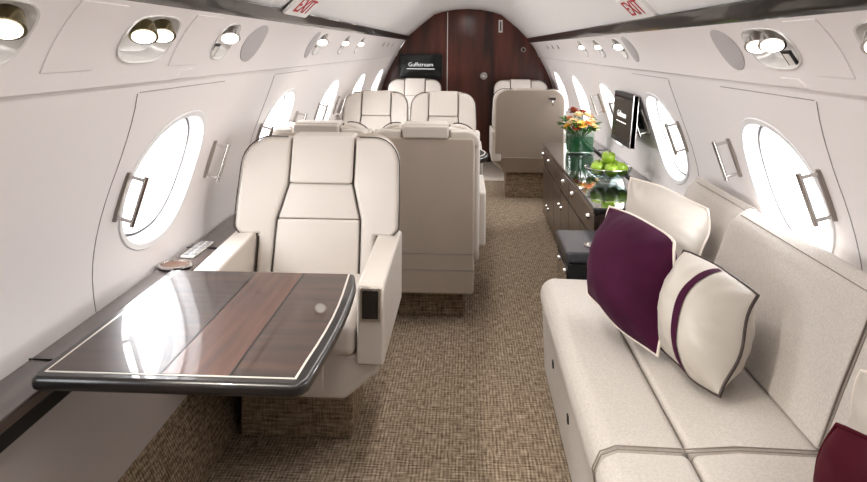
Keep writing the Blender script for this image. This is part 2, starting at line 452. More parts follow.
def panel_plate(s, y0, y1, t0, t1, name, mat, label, cat, group=None, oval=False, d=.0025):
    yc, tc_ = (y0 + y1) / 2, (t0 + t1) / 2
    if oval:
        N = 32; mk = lambda sc, dd: [sp(s, yc + (y1 - y0) / 2 * sc * math.cos(2 * PI * k / N), tc_ + (t1 - t0) / 2 * sc * math.sin(2 * PI * k / N), dd) for k in range(N)]
        mb = MB().rings([mk(1, 0), mk(1, d), mk(.96, d + .001), mk(.02, d + .001)], False, True)
    else:
        mb = MB(); nt_ = 5
        ts = [t0 + (t1 - t0) * i / nt_ for i in range(nt_ + 1)]
        g = [sp(s, y, t, d) for t in ts for y in (y0, y1)]
        e0 = [sp(s, y, t, -.001) for t in ts for y in (y0, y1)]
        f = [(2 * i, 2 * i + 1, 2 * i + 3, 2 * i + 2) for i in range(nt_)]
        b = len(g); L = 2 * nt_
        f += [(0, 1, b + 1, b), (L, L + 1, b + L + 1, b + L)]
        for i in range(nt_):
            for q in (0, 1): f.append((2 * i + q, 2 * i + 2 + q, b + 2 * i + 2 + q, b + 2 * i + q))
        mb.add(g + e0, f)
    return tag(mb.build(name, mat, bevel=0 if oval else .0012, seg=2), label, cat, group)
for s, y0, y1, w in ((-1, 1.34, 1.53, 'left overhead panel between the first two light units'), (-1, 1.93, 2.14, 'left overhead panel just beyond the bronze twin lamps'), (1, 1.56, 1.72, 'right overhead panel between the two nearest light units')):
    panel_plate(s, y0, y1, .18, .90, 'oxygen_hatch', M['service'], 'flush white rectangular hatch cover in ' + w, 'hatch', 'overhead hatch covers')
for s, y0, y1, w in ((-1, 2.50, 2.72, 'on the left overhead panel'), (-1, 3.53, 3.66, 'far, on the left overhead panel beside a small lamp'), (1, 2.12, 2.30, 'on the right overhead panel beside the twin chrome lamps'), (1, 3.42, 3.58, 'farther one on the right overhead panel')):
    panel_plate(s, y0, y1, .18, .86, 'speaker_grille', M['grille'], 'grey oval speaker grille ' + w, 'speaker', 'oval speaker grilles', True)
# dots of tiny gaspers near bulkhead
for s, ys in ((-1, (6.6, 7.0, 7.4)), (1, (6.2, 6.6, 7.0))):
    for k, y in enumerate(ys):
        o = MB().disc(sp(s, y, .62, -.002), Vector(sp(s, y, .5, 1)) - Vector(sp(s, y, .5, 0)), .026, .008, 16, .02).build('air_vent', M['brushed'])
        tag(o, 'tiny round air outlet on %s overhead panel near the bulkhead, %s of three' % (side_n[s], ('nearest', 'middle', 'farthest')[k]), 'air vent', 'tiny air outlets near the bulkhead')
# catch plates
for s, y, w in ((-1, 2.05, 'left'), (1, 1.86, 'right')):
    o = MB().prism([(y - .06, .02), (y + .07, .02), (y + .07, .12), (y - .03, .12)], 'x', 0, 1, lambda x, a, b, s=s: sp(s, a, b, .003 * x)).build('catch_plate', M['service'])
    tag(o, 'small white catch plate at the lower edge of the %s overhead panel' % w, 'plate')

# exit signs on the slanted ceiling
for s in (-1, 1):
    c = Vector((s * .660, 2.84, 1.512)); yd = Vector((0, -s, 0)) * -1 if s < 0 else Vector((0, -1, 0))
    xd = Vector((0, 1, 0)) if s < 0 else Vector((0, -1, 0))
    upv = Vector((-s * .70, 0, .71)); m4 = frame_mat(c, xd, upv)
    t = thing('exit_sign', 'white EXIT sign with red letters on the %s sloping ceiling panel' % side_n[s], 'sign', (0, 0, 0), 0, 'exit signs')
    mb = MB().box(-.175, .175, -.055, .055, -.004, .012); mb.v = [tuple(m4 @ Vector(p)) for p in mb.v]; mb.build('sign_body', M['white'], t, bevel=.004)
    text_mesh('sign_letters', 'EXIT', .105, M['red'], t, m4 @ Matrix.Translation((0, 0, .0135)), sx=1.15)

# TV on the bulkhead
def screen(name, label, m4, w, h, d, cap, ts, bez=.012):
    t = thing(name, label, 'screen')
    def bx(x0, x1, y0, y1, z0, z1): 
        mb = MB().box(x0, x1, y0, y1, z0, z1); mb.v = [tuple(m4 @ Vector(p)) for p in mb.v]; return mb
    bx(-w / 2, w / 2, -h / 2, h / 2, -d, 0).build('bezel', M['black'], t, bevel=.004)
    bx(-w / 2 + bez, w / 2 - bez, -h / 2 + bez * 1.3, h / 2 - bez, 0, .0015).build('display', M['screen'], t)
    text_mesh('wordmark', 'Gulfstream', ts, M['text_white'], t, m4 @ Matrix.Translation((0, .02 * h / .3, .003)))
    bx(-ts * 2.5, ts * 2.5, -ts * .52, -ts * .40, .0016, .0030).build('tagline', M['text_white'], t)
    return t, bx
t, bx = screen('mounted_television', 'black wall television with a white wordmark on the wooden bulkhead', frame_mat((-.552, Y1 - .05, 1.128), (1, 0, 0), (0, 0, 1)), .51, .29, .045, '', .066)
# side wall monitor
m4 = frame_mat((.885, 4.14, .952), (-.0, -1, 0), (.08, 0, 1))
t, bx = screen('wall_monitor', 'dark flat monitor on an arm beside the right windows', m4, .50, .29, .03, '', .05, .022)
bx(.242, .250, -.145, .145, -.03, .002).build('edge_trim', M['chrome'], t)
bx(-.12, .12, -.10, .10, -.06, -.03).build('mount', M['black'], t, bevel=.006)
bx(-.05, .05, -.05, .05, -.125, -.055).build('mount_arm', M['black'], t)

# bulkhead placard and ceiling camera
t = thing('placard', 'narrow pale upright placard high on the bulkhead beside the door', 'sign')
MB().box(.365, .415, Y1 - .006, Y1, 1.535, 1.685).build('plate', M['white'], t, bevel=.003)
MB().box(.383, .397, Y1 - .0075, Y1 - .0055, 1.555, 1.665).build('lettering', M['dark_text'], t)
t = thing('mounted_fitting', 'small round dark fitting on the bulkhead right of the door', 'fitting')
MB().disc((.66, Y1, 1.335), (0, -1, 0), .03, .012, 20, .026).build('bezel', M['brushed'], t)
MB().disc((.66, Y1 - .012, 1.335), (0, -1, 0), .018, .008, 16, .012).build('lens', M['black_gloss'], t)

# placard low on left wall
t = thing('vent_placard', 'tiny white placard low on the left wall under the table', 'sign')
MB().prism(rrect(2.215, 2.245, .25, .295, .005), 'x', -.948, -.92, lambda x, y, z: (-(wx(z) - .001 - (.004 if x > -.93 else 0)), y, z)).build('plate', M['white'], t)
MB().prism(rrect(2.225, 2.235, .257, .288, .002), 'x', 0, 1, lambda x, y, z: (-(wx(z) - .006 - .001 * x), y, z)).build('lettering', M['dark_text'], t)

# ------------------------------------------------------------------ side ledges
def ledge(s, y0, y1, xin, z, label, mat):
    t = thing('side_ledge', label, 'ledge')
    xo = wx(z - .03) - .006
    MB().prism([(s * xin, z - .03), (s * xin, z), (s * xo, z + .004), (s * xo, z - .03)], 'y', y0, y1).build('ledge_top', mat, t, bevel=.006)
    MB().prism([(s * (xin + .012), z - .075), (s * (xin + .004), z - .031), (s * (xo - .006), z - .031), (s * (xo - .03), z - .075)], 'y', y0, y1).build('ledge_lip', M['black'], t, bevel=.004)
    for yy in [v for v in (1.62, 2.56, 3.86, 5.2) if y0 < v < y1]:
        MB().box(min(s * (xin - .001), s * xo), max(s * (xin - .001), s * xo), yy - .0015, yy + .0015, z - .02, z + .0055).build('joint', M['black'], t)
    return t
tl = ledge(-1, .1, 3.42, .905, .605, 'long dark wood ledge under the left windows', M['wood_ledge'])
# cup holder, switch panel (parts of the ledge)
c = (-.966, 2.335, .609)
cup = MB().lathe([(.050, .0), (.056, .004), (.055, .009), (.046, .009), (.044, .003)], c, 28).build('cup_holder', M['chrome'], tl)
MB().lathe([(.0445, .006), (.030, .0035), (.001, .003)], c, 28, False, True).build('cup_well', M['coffee'], cup)
pn = MB().prism(rrect(-.990, -.940, 2.43, 2.63, .008), 'z', .607, .614).build('control_panel', M['button'], tl, bevel=.002)
for i in range(5):
    for j in range(2):
        MB().box(-.983 + j * .024, -.967 + j * .024, 2.445 + i * .037, 2.472 + i * .037, .6135, .6165).build('button', M['gasket'], pn)
tr = ledge(1, 3.12, 6.9, .945, .615, 'long grey ledge under the right windows behind the cabinet', M['ledge_grey'])

# ------------------------------------------------------------------ pull-out table
T = thing('pull_out_table', 'glossy dark wood pull-out table with silver inlay, front left', 'table', (-.61, 1.82, 0))
def tl_(poly): return [(x + .61, y - 1.82) for x, y in poly]
ZT = .66
xr = lambda y: -.322 + .016 * math.sin(PI * (y - 1.43) / .72)
right = [(xr(1.46 + .68 * i / 8) - (.012 if i == 8 else 0), 1.46 + .68 * i / 8) for i in range(9)]
outer = [(-.902, 1.45), (-.89, 1.428), (-.35, 1.428), (-.33, 1.438)] + right + [(-.34, 2.15), (-.902, 2.15)]
MB().prism(tl_(outer), 'z', ZT - .032, ZT - .002).build('table_edge', M['wood_edge'], T, bevel=.011, seg=4)
ins = lambda d: [(-.904 + d, 1.428 + d), (xr(1.46) - d, 1.428 + d)] + [(xr(1.43 + .72 * i / 8) - d, 1.43 + d + (.72 - 2 * d) * i / 8) for i in range(1, 8)] + [(xr(2.15) - d, 2.15 - d * .5), (-.904 + d, 2.15 - d * .5)]
MB().prism(tl_(ins(.026)), 'z', ZT - .006, ZT - .0008).build('inlay_line', M['silver'], T)
xm1, xm2 = -.632, -.487
i2 = ins(.031)
left_p = [(-.873, i2[0][1]), (xm1 - .0015, i2[0][1]), (xm1 - .0015, i2[-1][1]), (-.866, i2[-1][1])]
MB().prism(tl_(left_p), 'z', ZT - .005, ZT).build('table_leaf', M['wood_table'], T)
MB().prism(tl_([(xm1 + .0015, i2[0][1]), (xm2, i2[0][1]), (xm2, i2[-1][1]), (xm1 + .0015, i2[-1][1])]), 'z', ZT - .005, ZT).build('table_leaf', M['wood_red'], T, label='redder centre leaf of the tabletop')
MB().prism(tl_([(xm2 + .002, i2[0][1])] + i2[1:-1] + [(xm2 + .002, i2[-1][1])]), 'z', ZT - .005, ZT).build('table_leaf', M['wood_table'], T)
for xm in (xm1, xm2 + .001):
    MB().box(xm + .61 - .0022, xm + .61 + .0022, 1.459 - 1.82, 2.134 - 1.82, ZT - .004, ZT + .0004).build('leaf_seam', M['black'], T)
MB().box(-.885 + .61, -.50 + .61, 1.60 - 1.82, 1.66 - 1.82, ZT - .065, ZT - .033).build('support_arm', M['black'], T, bevel=.005)
MB().box(-.885 + .61, -.50 + .61, 2.02 - 1.82, 2.08 - 1.82, ZT - .065, ZT - .033).build('support_arm', M['black'], T, bevel=.005)
MB().prism([(-.895 + .61, .612), (-.86 + .61, .612), (-.83 + .61, ZT - .033), (-.895 + .61, ZT - .033)], 'y', -.30, .30).build('slide_bracket', M['black'], T, bevel=.006)

# ------------------------------------------------------------------ seats
def make_chair(label, loc, rot, W=.32, rear='round', pocket=None, group='cream leather passenger seats', floor_base=(-.12, .14), drop=0., aisle=0):
    t = thing('passenger_seat', label, 'seat', loc, rot, group)
    hw = .125 if W > .3 else .112
    mid = W * .52; low = W * .54
    yf = lambda z: .165 + .29 * (z - .45)
    dz = lambda z: z - drop * min(1, max(0, (z - .6) / .25))
    sh = lambda x, y, z: (x, y + yf(z), dz(z))
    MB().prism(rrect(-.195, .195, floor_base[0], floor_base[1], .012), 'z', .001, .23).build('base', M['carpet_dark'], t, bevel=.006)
    aw = W * .76     # inner side of the arms
    AO = W + .012
    MB().prism([(-.20, .225), (.20, .225), (W - .005, .315), (W - .005, .37), (-W + .005, .37), (-W + .005, .315)], 'y', -.30, .14 if rear == 'round' and rot else .28).build('seat_frame', M['cream'], t, bevel=.012)
    MB().prism(rrect(-.13, .13, .245, .345, .012), 'y', -.309, -.298).build('footrest_panel', M['cream'], t, bevel=.004)
    MB().prism(rrect(-aw + .004, aw - .004, .365, .475, .03), 'y', -.325, .22).build('seat_cushion', M['cream'], t, bevel=.03, seg=4)
    for sx in (-1, 1):
        a, b = sorted((sx * aw, sx * (AO + (.035 if sx == aisle else 0))))
        arm = MB().prism([(-.325, .345), (-.325, .585), (-.31, .60), (.25, .625), (.29, .61), (.29, .345)], 'x', a, b).build('armrest', M['cream'], t, bevel=.018, seg=4)
        if pocket == sx:
            MB().prism(rrect(a + .010, b - .010, .485, .59, .006), 'y', -.330, -.322).build('control_frame', M['brushed'], arm, bevel=.002)
            MB().prism(rrect(a + .018, b - .018, .494, .582, .004), 'y', -.3325, -.326).build('control_screen', M['black_gloss'], arm)
    bk = MB().prism([(-W + .03, .40), (W - .03, .40), (W - .02, .85)] + arc(W - .12, .88, .10, 0, 90, 5) + arc(-W + .12, .88, .10, 90, 180, 5) + [(-W + .02, .85)], 'y', .035, .11, sh).build('backrest', M['cream'], t, bevel=.02)
    MB().prism(rrect(-hw, hw, .8105, 1.0, .012), 'y', -.012, .125 if rear == 'panel' else .10, sh).build('headrest', M['cream'], bk, bevel=.018, seg=4)
    MB().prism([(-hw, .8095), (hw, .8095), (mid, .6705), (-mid, .6705)], 'y', .002, .06, sh).build('back_cushion', M['cream'], bk, bevel=.008, seg=3)
    MB().prism([(-mid, .6695), (mid, .6695), (low, .43), (-low, .43)], 'y', -.004, .06, sh).build('back_cushion', M['cream'], bk, bevel=.009, seg=3)
    for sx in (-1, 1):
        R_ = .105
        outer = arc(W - R_, .99 - R_, R_, 90, 0, 7) + [(W + .005, .76), (W + .005, .645), (W - .02, .615), (aw - .01, .612), (aw - .012, .43)]
        inner = [(low + .004, .43), (mid + .005, .67), (hw + .005, .81), (hw + .005, .985)]
        poly = [(sx * x, z) for x, z in outer + inner]
        fw = lambda x, y, z, sx=sx: (x, y + yf(z) - .55 * max(0, abs(x) - hw) ** 1.5, dz(z))
        bo = MB().prism(poly, 'y', -.006, .085, fw).build('bolster', M['cream'], bk, bevel=.018, seg=4)
        MB().tube([fw(sx * x, -.004 + .006, z) for x, z in [(hw + .02, .991)] + [(x + .003, z + .003) for x, z in outer[:-1]]], .0028, 6).build('piping', M['pipe'], bo)
        MB().tube([fw(sx * x, .004, z) for x, z in [(low + .001, .44), (mid + .002, .67), (hw + .002, .81), (hw + .002, .985)]], .0020, 6).build('piping', M['pipe'], bo)
    for z, hx in ((.81, hw), (.67, mid)):
        MB().tube([sh(-hx, .006, z), sh(hx, .006, z)], .0012, 6).build('seam_piping', M['pipe'], bk)
    if rear == 'panel':
        MB().prism(rrect(-W + .012, W - .012, .15, .935 - drop, .02), 'y', .37, .455).build('back_shell', M['taupe'], t, bevel=.012)
        for z in (.27, .35):
            MB().box(-W + .014, W - .014, .4555, .4575, z - .002, z + .002).build('shell_seam', M['seam'], t)
        for sx in (-1, 1):   # cream side cheeks and the rounded top of the bolsters
            a, b = sorted((sx * (W - .016), sx * (W + .012)))
            MB().prism([(.18, .36), (.40, .30), (.42, .36), (.435, .88 - drop), (.40, .95 - drop), (.31, .96 - drop), (.20, .62)], 'x', a, b).build('side_cheek', M['cream'], t, bevel=.012)
            MB().prism([(sx * (hw + .006), .90 - drop), (sx * (hw + .006), .968 - drop)] + [(sx * x, z - drop) for x, z in arc(W - .06, .915, .07, 90, 0, 5, .053)] + [(sx * (W + .008), .89 - drop)], 'y', .30, .448).build('shoulder', M['cream'], t, bevel=.012)
        MB().prism(rrect(-hw, hw, .93 - drop, .992 - drop, .012), 'y', .26, .468).build('headrest_flap', M['cream'], t, bevel=.01)
    else:
        R_ = .11; W2 = W - .015
        pl = [(-W2, .37), (W2, .37)] + arc(W2 - R_, .992 - R_, R_, 0, 90, 7) + arc(-W2 + R_, .992 - R_, R_, 90, 180, 7)
        MB().prism(pl, 'y', .095, .135, sh).build('back_shell', M['taupe'], t, bevel=.012)
        MB().prism([(-W2 + .01, .385), (W2 - .01, .385), (.22, .235), (-.22, .235)], 'y', .16, .285, lambda x, y, z: (x, y - .6 * (.385 - z), z)).build('rear_skirt', M['taupe'], t, bevel=.008)
    return t

make_chair('cream leather seat facing us at the glossy table, largest seat in front', (-.578, 2.55, 0), 0, .312, 'round', 1, drop=.012)
make_chair('seat with its taupe back to us, standing by the aisle behind the front seat', (-.20, 3.91, 0), PI, .252, 'panel', None, 'cream leather passenger seats', (-.05, .33), drop=.026, aisle=-1)
make_chair('seat mostly hidden behind the front seat, only its headrest top showing by the window', (-.735, 3.91, 0), PI, .252, 'panel', None, 'cream leather passenger seats', (-.05, .33), drop=.026)
make_chair('seat facing us in the middle row, right one of the pair beside the aisle', (-.185, 5.32, 0), 0, .25, 'round', aisle=1)
make_chair('seat facing us in the middle row, left one of the pair beside the windows', (-.715, 5.32, 0), 0, .25, 'round')
make_chair('far seat against the bulkhead under the television', (-.59, 7.78, 0), 0, .30, 'round')
make_chair('far seat facing us against the bulkhead right of the aisle, behind the taupe seat back', (.60, 7.78, 0), 0, .30, 'round')
c5 = make_chair('seat with rounded taupe back to us, right of the aisle beyond the cabinet', (.545, 6.62, 0), PI, .315, 'round')
t = thing('coat_hook', 'small chrome coat hook on the back of the right aisle seat', 'hook')
yy = 6.62 - (.165 + .29 * .47 + .137); 
MB().box(.70, .765, yy - .004, yy + .004, .935, .96).build('plate', M['brushed'], t, bevel=.002)
MB().box(.705, .76, yy - .0045, yy + .0045, .905, .925).build('plate', M['dark_text'], t, bevel=.002)
MB().tube([(.735, yy - .002, .90), (.735, yy - .012, .875), (.735, yy - .018, .862), (.735, yy - .03, .868), (.735, yy - .032, .885)], .007, 8).build('hook', M['chrome'], t)

# conference table between the middle seats
t = thing('conference_table', 'dark glossy table between the facing pairs of seats, rounded end at the aisle', 'table')
poly = [(-.90, 4.36)] + [(-.05 + .19 * math.sin(PI * i / 10), 4.65 - .29 * math.cos(PI * i / 10)) for i in range(11)] + [(-.90, 4.94)]
MB().prism(poly, 'z', .625, .665).build('tabletop', M['wood_edge'], t, bevel=.012)
MB().tube([(x, y, .667) for x, y in [(-.88, 4.38)] + [(-.05 + .17 * math.sin(PI * i / 10), 4.65 - .27 * math.cos(PI * i / 10)) for i in range(11)] + [(-.88, 4.92)]], .003, 6).build('inlay_line', M['silver'], t)
MB().box(-.70, -.25, 4.55, 4.75, .001, .625).build('pedestal', M['wood_edge'], t, bevel=.02)

# ------------------------------------------------------------------ sofa
S = thing('sofa', 'long pale oatmeal fabric sofa along the right wall', 'sofa', (.65, 1.7, 0))
def sy(x, y, z): return (x - .65, y - 1.7, z)
YS = 1.615
MB().prism([(.325, .025), (.310, .36), (.90, .33), (.79, .025)], 'y', .05, 2.95, sy).build('base', M['sofa'], S, bevel=.012)
for y in (2.2, 2.58):
    MB().prism([(.3125, .200), (.3115, .225), (.322, .225), (.322, .200)], 'y', y - .009, y + .009, sy).build('latch', M['black'], S)
def seat(y0, y1):
    fr = MB().prism([(.297, .335), (.288, .40), (.305, .437), (.34, .450), (.498, .447), (.498, .335)], 'y', y0, y1, sy).build('seat_cushion', M['sofa'], S, bevel=.022, seg=4)
    MB().prism([(.502, .335), (.502, .446), (.60, .456), (.80, .452), (.86, .335)], 'y', y0, y1, sy).build('seat_cushion', M['sofa'], S, bevel=.016, seg=4)
    return fr
seat(.06, YS - .001); seat(YS + .001, 2.815)
front = [(.296, .34), (.287, .40), (.304, .439), (.34, .453), (.498, .450), (.60, .459), (.79, .456)]
for dy in (-.004, .011):
    MB().tube([sy(x, YS - .003 + dy, z - .0008) for x, z in front], .0017, 6).build('piping', M['sofa_pipe'], S)
def back(y0, y1, off=0., bv=.028):
    pr = [(.775 + off, .455), (.828 + off, .60), (.890 + off, .762), (.922 + off, .792), (.955 + off * .4, .812), (.978, .80), (1.0, .60), (.95, .455)]
    return MB().prism(pr, 'y', y0, y1, sy).build('back_cushion', M['sofa'], S, bevel=bv, seg=4)
back(.06, YS - .004); back(YS + .004, 2.47); back(2.45, 3.08, .045, .035)
seam = [(.780, .465), (.826, .60), (.886, .757), (.918, .788)]
for dy in (-.007, .007):
    MB().tube([sy(x + .004, YS + dy, z) for x, z in seam], .0025, 6).build('piping', M['sofa_pipe'], S)
for y0, y1, off in ((.09, YS - .03, 0), (YS + .03, 2.44, 0), (2.48, 3.03, .04)):
    MB().tube([sy(.920 + off, y, .791) for y in (y0, (y0 + y1) / 2, y1)], .0016, 5).build('stitch_line', M['sofa_pipe'], S)
MB().prism([(.862, .34), (.862, .452), (.96, .452), (.93, .36)], 'y', .06, 2.9, sy).build('back_frame', M['sofa_pipe'], S)

# ------------------------------------------------------------------ cushions
def pillow(label, TL, TR, BR, BL, t, mat, pmat_, stripe=None, group=None, sides=True):
    TL, TR, BR, BL = map(Vector, (TL, TR, BR, BL)); cen = (TL + TR + BR + BL) / 4
    root = thing('cushion', label, 'cushion', cen, 0, group)
    nrm = ((TR - TL) + (BR - BL)).cross((BL - TL) + (BR - TR)).normalized()
    n = 34; ph = len(label) * 1.3
    def edge(u, v):
        k = .055
        uu = u + k * math.sin(PI * (u)) * 0; 
        U, W_ = 2 * u - 1, 2 * v - 1; pu = .5 + .5 * U * math.sqrt(1 - .15 * W_ * W_) * 1.03; pv = .5 + .5 * W_ * math.sqrt(1 - .15 * U * U) * 1.03
        p = (TL * (1 - pu) + TR * pu) * (1 - pv) + (BL * (1 - pu) + BR * pu) * pv - cen
        return p + nrm * (.011 * math.sin(3.2 * PI * (u - .5) + ph) * abs(W_) ** 3 + .009 * math.sin(2.6 * PI * v + ph) * abs(U) ** 3)
    def h(u, v):
        a, b = abs(2 * u - 1), abs(2 * v - 1)
        f = (max(0, 1 - a ** 2.2) * max(0, 1 - b ** 2.2)) ** .72
        m_ = max(a, b); U, W_ = 2 * u - 1, 2 * v - 1
        wr = .035 * math.sin(7 * u + 5 * v + ph) * math.sin(6 * v - 3 * u)
        fold = math.sin(15 * math.atan2(W_, U) + 2.5 * math.sin(4 * u + ph)) * max(0, (m_ - .45) / .55) * max(0, 1 - m_) * 2.6 * (.35 + .65 * min(a, b))
        return t * f * (1 + wr) + .012 * fold
    def pt(u, v, s): return edge(u, v) + nrm * (s * h(u, v))
    mb = MB()
    for s in (-1, 1):
        us = [.5 - .5 * math.cos(PI * i / n) for i in range(n + 1)]
        mb.add([pt(u, v, s) for u in us for v in us], [(i * (n + 1) + j, i * (n + 1) + j + 1, (i + 1) * (n + 1) + j + 1, (i + 1) * (n + 1) + j) for i in range(n) for j in range(n)])
    mb.build('cover', mat, root)
    loop = [(i / 14, 0) for i in range(14)] + [(1, i / 14) for i in range(14)] + [(1 - i / 14, 1) for i in range(14)] + [(0, 1 - i / 14) for i in range(14)]
    MB().tube([edge(u, v) for u, v in loop], .0048, 7, True).build('piping', pmat_, root)
    if stripe:
        u0, u1 = stripe; mb = MB()
        for s in (-1, 1):
            vs = [.5 - .492 * math.cos(PI * i / 34) for i in range(35)]
            mb.add([pt(u, v, s) + nrm * s * .0034 for v in vs for u in (u0, u1)], [(2 * i, 2 * i + 1, 2 * i + 3, 2 * i + 2) for i in range(34)])
        mb.build('stripe', M['plum'], root)
    return root
pillow('cream satin cushion at the far end of the sofa, behind the plum one', (.645, 2.87, .845), (.885, 2.62, .765), (.79, 2.50, .575), (.585, 2.72, .50), .11, M['pillow'], M['pillow_pipe'])
pillow('plum velvet cushion with pale piping leaning on the far end of the sofa', (.495, 2.46, .812), (.632, 2.16, .772), (.546, 2.04, .466), (.40, 2.38, .530), .125, M['plum'], M['pillow_pipe'])
pillow('cream cushion with one plum stripe and dark piping, middle of the sofa', (.655, 2.17, .748), (.760, 1.90, .712), (.630, 1.80, .475), (.565, 2.10, .48), .12, M['pillow'], M['pipe'], (.57, .64))
pillow('cream cushion behind the maroon one at the lower right corner', (.80, 1.47, .705), (.90, 1.16, .72), (.80, 1.12, .485), (.715, 1.43, .49), .075, M['pillow'], M['pillow_pipe'])
pillow('maroon velvet cushion at the lower right corner of the photo', (.650, 1.285, .695), (.735, .97, .71), (.63, .92, .467), (.565, 1.24, .47), .075, M['maroon'], M['maroon'])

# ------------------------------------------------------------------ side box table beside the sofa
B = thing('side_table', 'low dark slate box table with cup holder between sofa and cabinet', 'table', (.63, 3.16, 0))
MB().prism([(-.205, .001), (-.205, .455), (.12, .455), (.12, .001)], 'y', -.175, .19).build('cabinet_body', M['black'], B, bevel=.012)
top = MB().prism(rrect(-.215, .132, -.185, .195, .025), 'z', .455, .502).build('top', M['slate'], B, bevel=.012, seg=4)
MB().box(-.03, -.026, -.18, .19, .500, .5035).build('lid_seam', M['black'], top)
ch = MB().lathe([(.050, 0), (.052, .005), (.043, .006), (.040, .001)], (-.075, -.075, .5015), 24).build('cup_holder', M['chrome'], B)
MB().lathe([(.041, .003), (.02, .0015), (.001, .001)], (-.075, -.075, .5015), 24, False, True).build('cup_well', M['brushed'], ch)
lt = MB().prism(rrect(-.10, -.045, .375, .43, .012), 'y', -.182, -.174).build('latch', M['brushed'], B, bevel=.003)
MB().box(-.09, -.055, -.188, -.181, .385, .40).build('latch_grip', M['chrome'], lt)
for yy in (-.10, .09):
    MB().disc((-.2045, yy, .40), (-1, 0, 0), .014, .012, 16, .011).build('side_stud', M['chrome'], B)
MB().prism(rrect(-.15, .16, .03, .42, .01), 'x', -.210, -.2045).build('side_panel', M['black_gloss'], B)

# ------------------------------------------------------------------ credenza
ZC = .596
C = thing('credenza', 'long low dark wood cabinet with chrome knobs and black glossy top', 'cabinet', (.77, 4.55, 0))
CX0, CX1, CY0, CY1 = -.165, .16, -1.15, 1.17
MB().prism([(CX0 + .02, .05), (CX0 + .02, ZC - .03), (CX1, ZC - .03), (CX1 - .03, .26), (.025, .05)], 'y', CY0 + .01, CY1 - .01).build('cabinet_body', M['wood_cred'], C)
MB().box(CX0 + .05, .01, CY0 + .02, CY1 - .02, .001, .05).build('plinth', M['black'], C)
pl = rrect(CX0 - .008, CX1 + .002, CY0 - .01, CY1 + .005, .03, 5)
MB().prism(pl, 'z', ZC - .030, ZC).build('countertop', M['black_gloss'], C, bevel=.008)
ys = [CY0 + .015, -.28, .45, CY1 - .015]
for i in range(3):
    a, b = ys[i] + .004, ys[i + 1] - .004
    w = b - a
    dw = MB().prism(rrect(a, b, .44, ZC - .036, .008), 'x', CX0, CX0 + .022).build('drawer', M['wood_cred'], C, bevel=.003)
    for fy in ((.18, .82) if i == 0 else (.30,) if i == 1 else (.42, .95)):
        MB().disc((CX0, a + w * fy, .515), (-1, 0, 0), .020, .014, 16, .015).build('knob', M['chrome'], dw)
    for j in range(2):
        p, q = a + w * j / 2 + (.003 if j else 0), a + w * (j + 1) / 2 - (0 if j else .003)
        dd = MB().prism(rrect(p, q, .055, .432, .008), 'x', CX0, CX0 + .022).build('door', M['wood_cred'], C, bevel=.003)
        MB().disc((CX0, q - .05 if j == 0 else p + .05, .33 if i != 2 else .16), (-1, 0, 0), .016, .012, 16, .012).build('knob', M['chrome'], dd)

# vase with flowers
VX, VY = .815, 5.22
def rsq(h, z, r=.02): return [(VX + x, VY + y, z) for x, y in rrect(-h, h, -h, h, r, 3)]
V = thing('glass_vase', 'square clear glass vase lined with green leaves, holding the flowers', 'vase')
MB().rings([rsq(.088, ZC + .002), rsq(.094, ZC + .008), rsq(.094, ZC + .150), rsq(.089, ZC + .150), rsq(.088, ZC + .014)], True, True).build('vase_body', M['glass'], V)
MB().rings([rsq(.084, ZC + .016), rsq(.086, ZC + .03), rsq(.086, ZC + .115), rsq(.080, ZC + .120)], True, True).build('leaf_lining', M['leaf_dark'], V)
def flower(i, x, y, z, r, mat, lab):
    t = thing('cut_flower', lab, 'flower', (VX, VY, ZC + .12), 0, 'flowers in the glass vase')
    p = Vector((x - VX, y - VY, z - ZC - .12)); d = (p * 1.0 + Vector((0, 0, .08))).normalized(); a = d.orthogonal().normalized(); b = d.cross(a)
    MB().tube([Vector((p.x * .3, p.y * .3, .0)), Vector((p.x * .7, p.y * .7, p.z * .55)), p], .003, 5).build('stem', M['leaf'], t)
    mb = MB()
    for layer, (rr, tilt, n) in enumerate(((1., .15, 8), (.72, .5, 7), (.42, .95, 5))):
        for k in range(n):
            th = 2 * PI * (k + .5 * layer) / n
            e = (a * math.cos(th) + b * math.sin(th)); sdv = d.cross(e)
            o_ = p + d * .004 * layer
            tip = o_ + (e * math.cos(tilt) + d * math.sin(tilt)) * r * rr
            md = o_ + (e * math.cos(tilt) + d * math.sin(tilt)) * r * rr * .6 - d * .003
            w = r * rr * .42
            mb.add([o_ + sdv * w * .35, md + sdv * w, tip + sdv * w * .5 + d * .004, tip - sdv * w * .5 + d * .004, md - sdv * w, o_ - sdv * w * .35], [(0, 1, 4, 5), (1, 2, 3, 4)])
    mb.build('bloom', mat, t, weld=False)
    MB().disc(p, d, r * .22, r * .35, 10, r * .16).build('flower_centre', M['pet_yellow'] if mat is not M['pet_yellow'] else M['pet_red'], t)
FL = [(-.055, -.06, .225, .042, 'pet_cream'), (.0, -.085, .205, .045, 'pet_yellow'), (.06, -.07, .215, .042, 'pet_peach'), (-.075, .0, .24, .038, 'pet_peach'), (-.01, -.03, .27, .045, 'pet_cream'),
      (.05, -.01, .265, .042, 'pet_cream'), (.09, .0, .225, .040, 'pet_cream'), (-.03, .04, .285, .044, 'pet_red'), (.03, .05, .28, .042, 'pet_red'), (-.09, -.045, .19, .036, 'pet_yellow'),
      (.075, .06, .255, .04, 'pet_peach'), (.10, -.05, .185, .036, 'pet_cream'), (-.035, -.095, .185, .034, 'pet_red'), (-.045, .015, .305, .034, 'pet_red')]
cn = {'pet_cream': 'cream', 'pet_yellow': 'golden yellow', 'pet_peach': 'peach orange', 'pet_red': 'rusty red'}
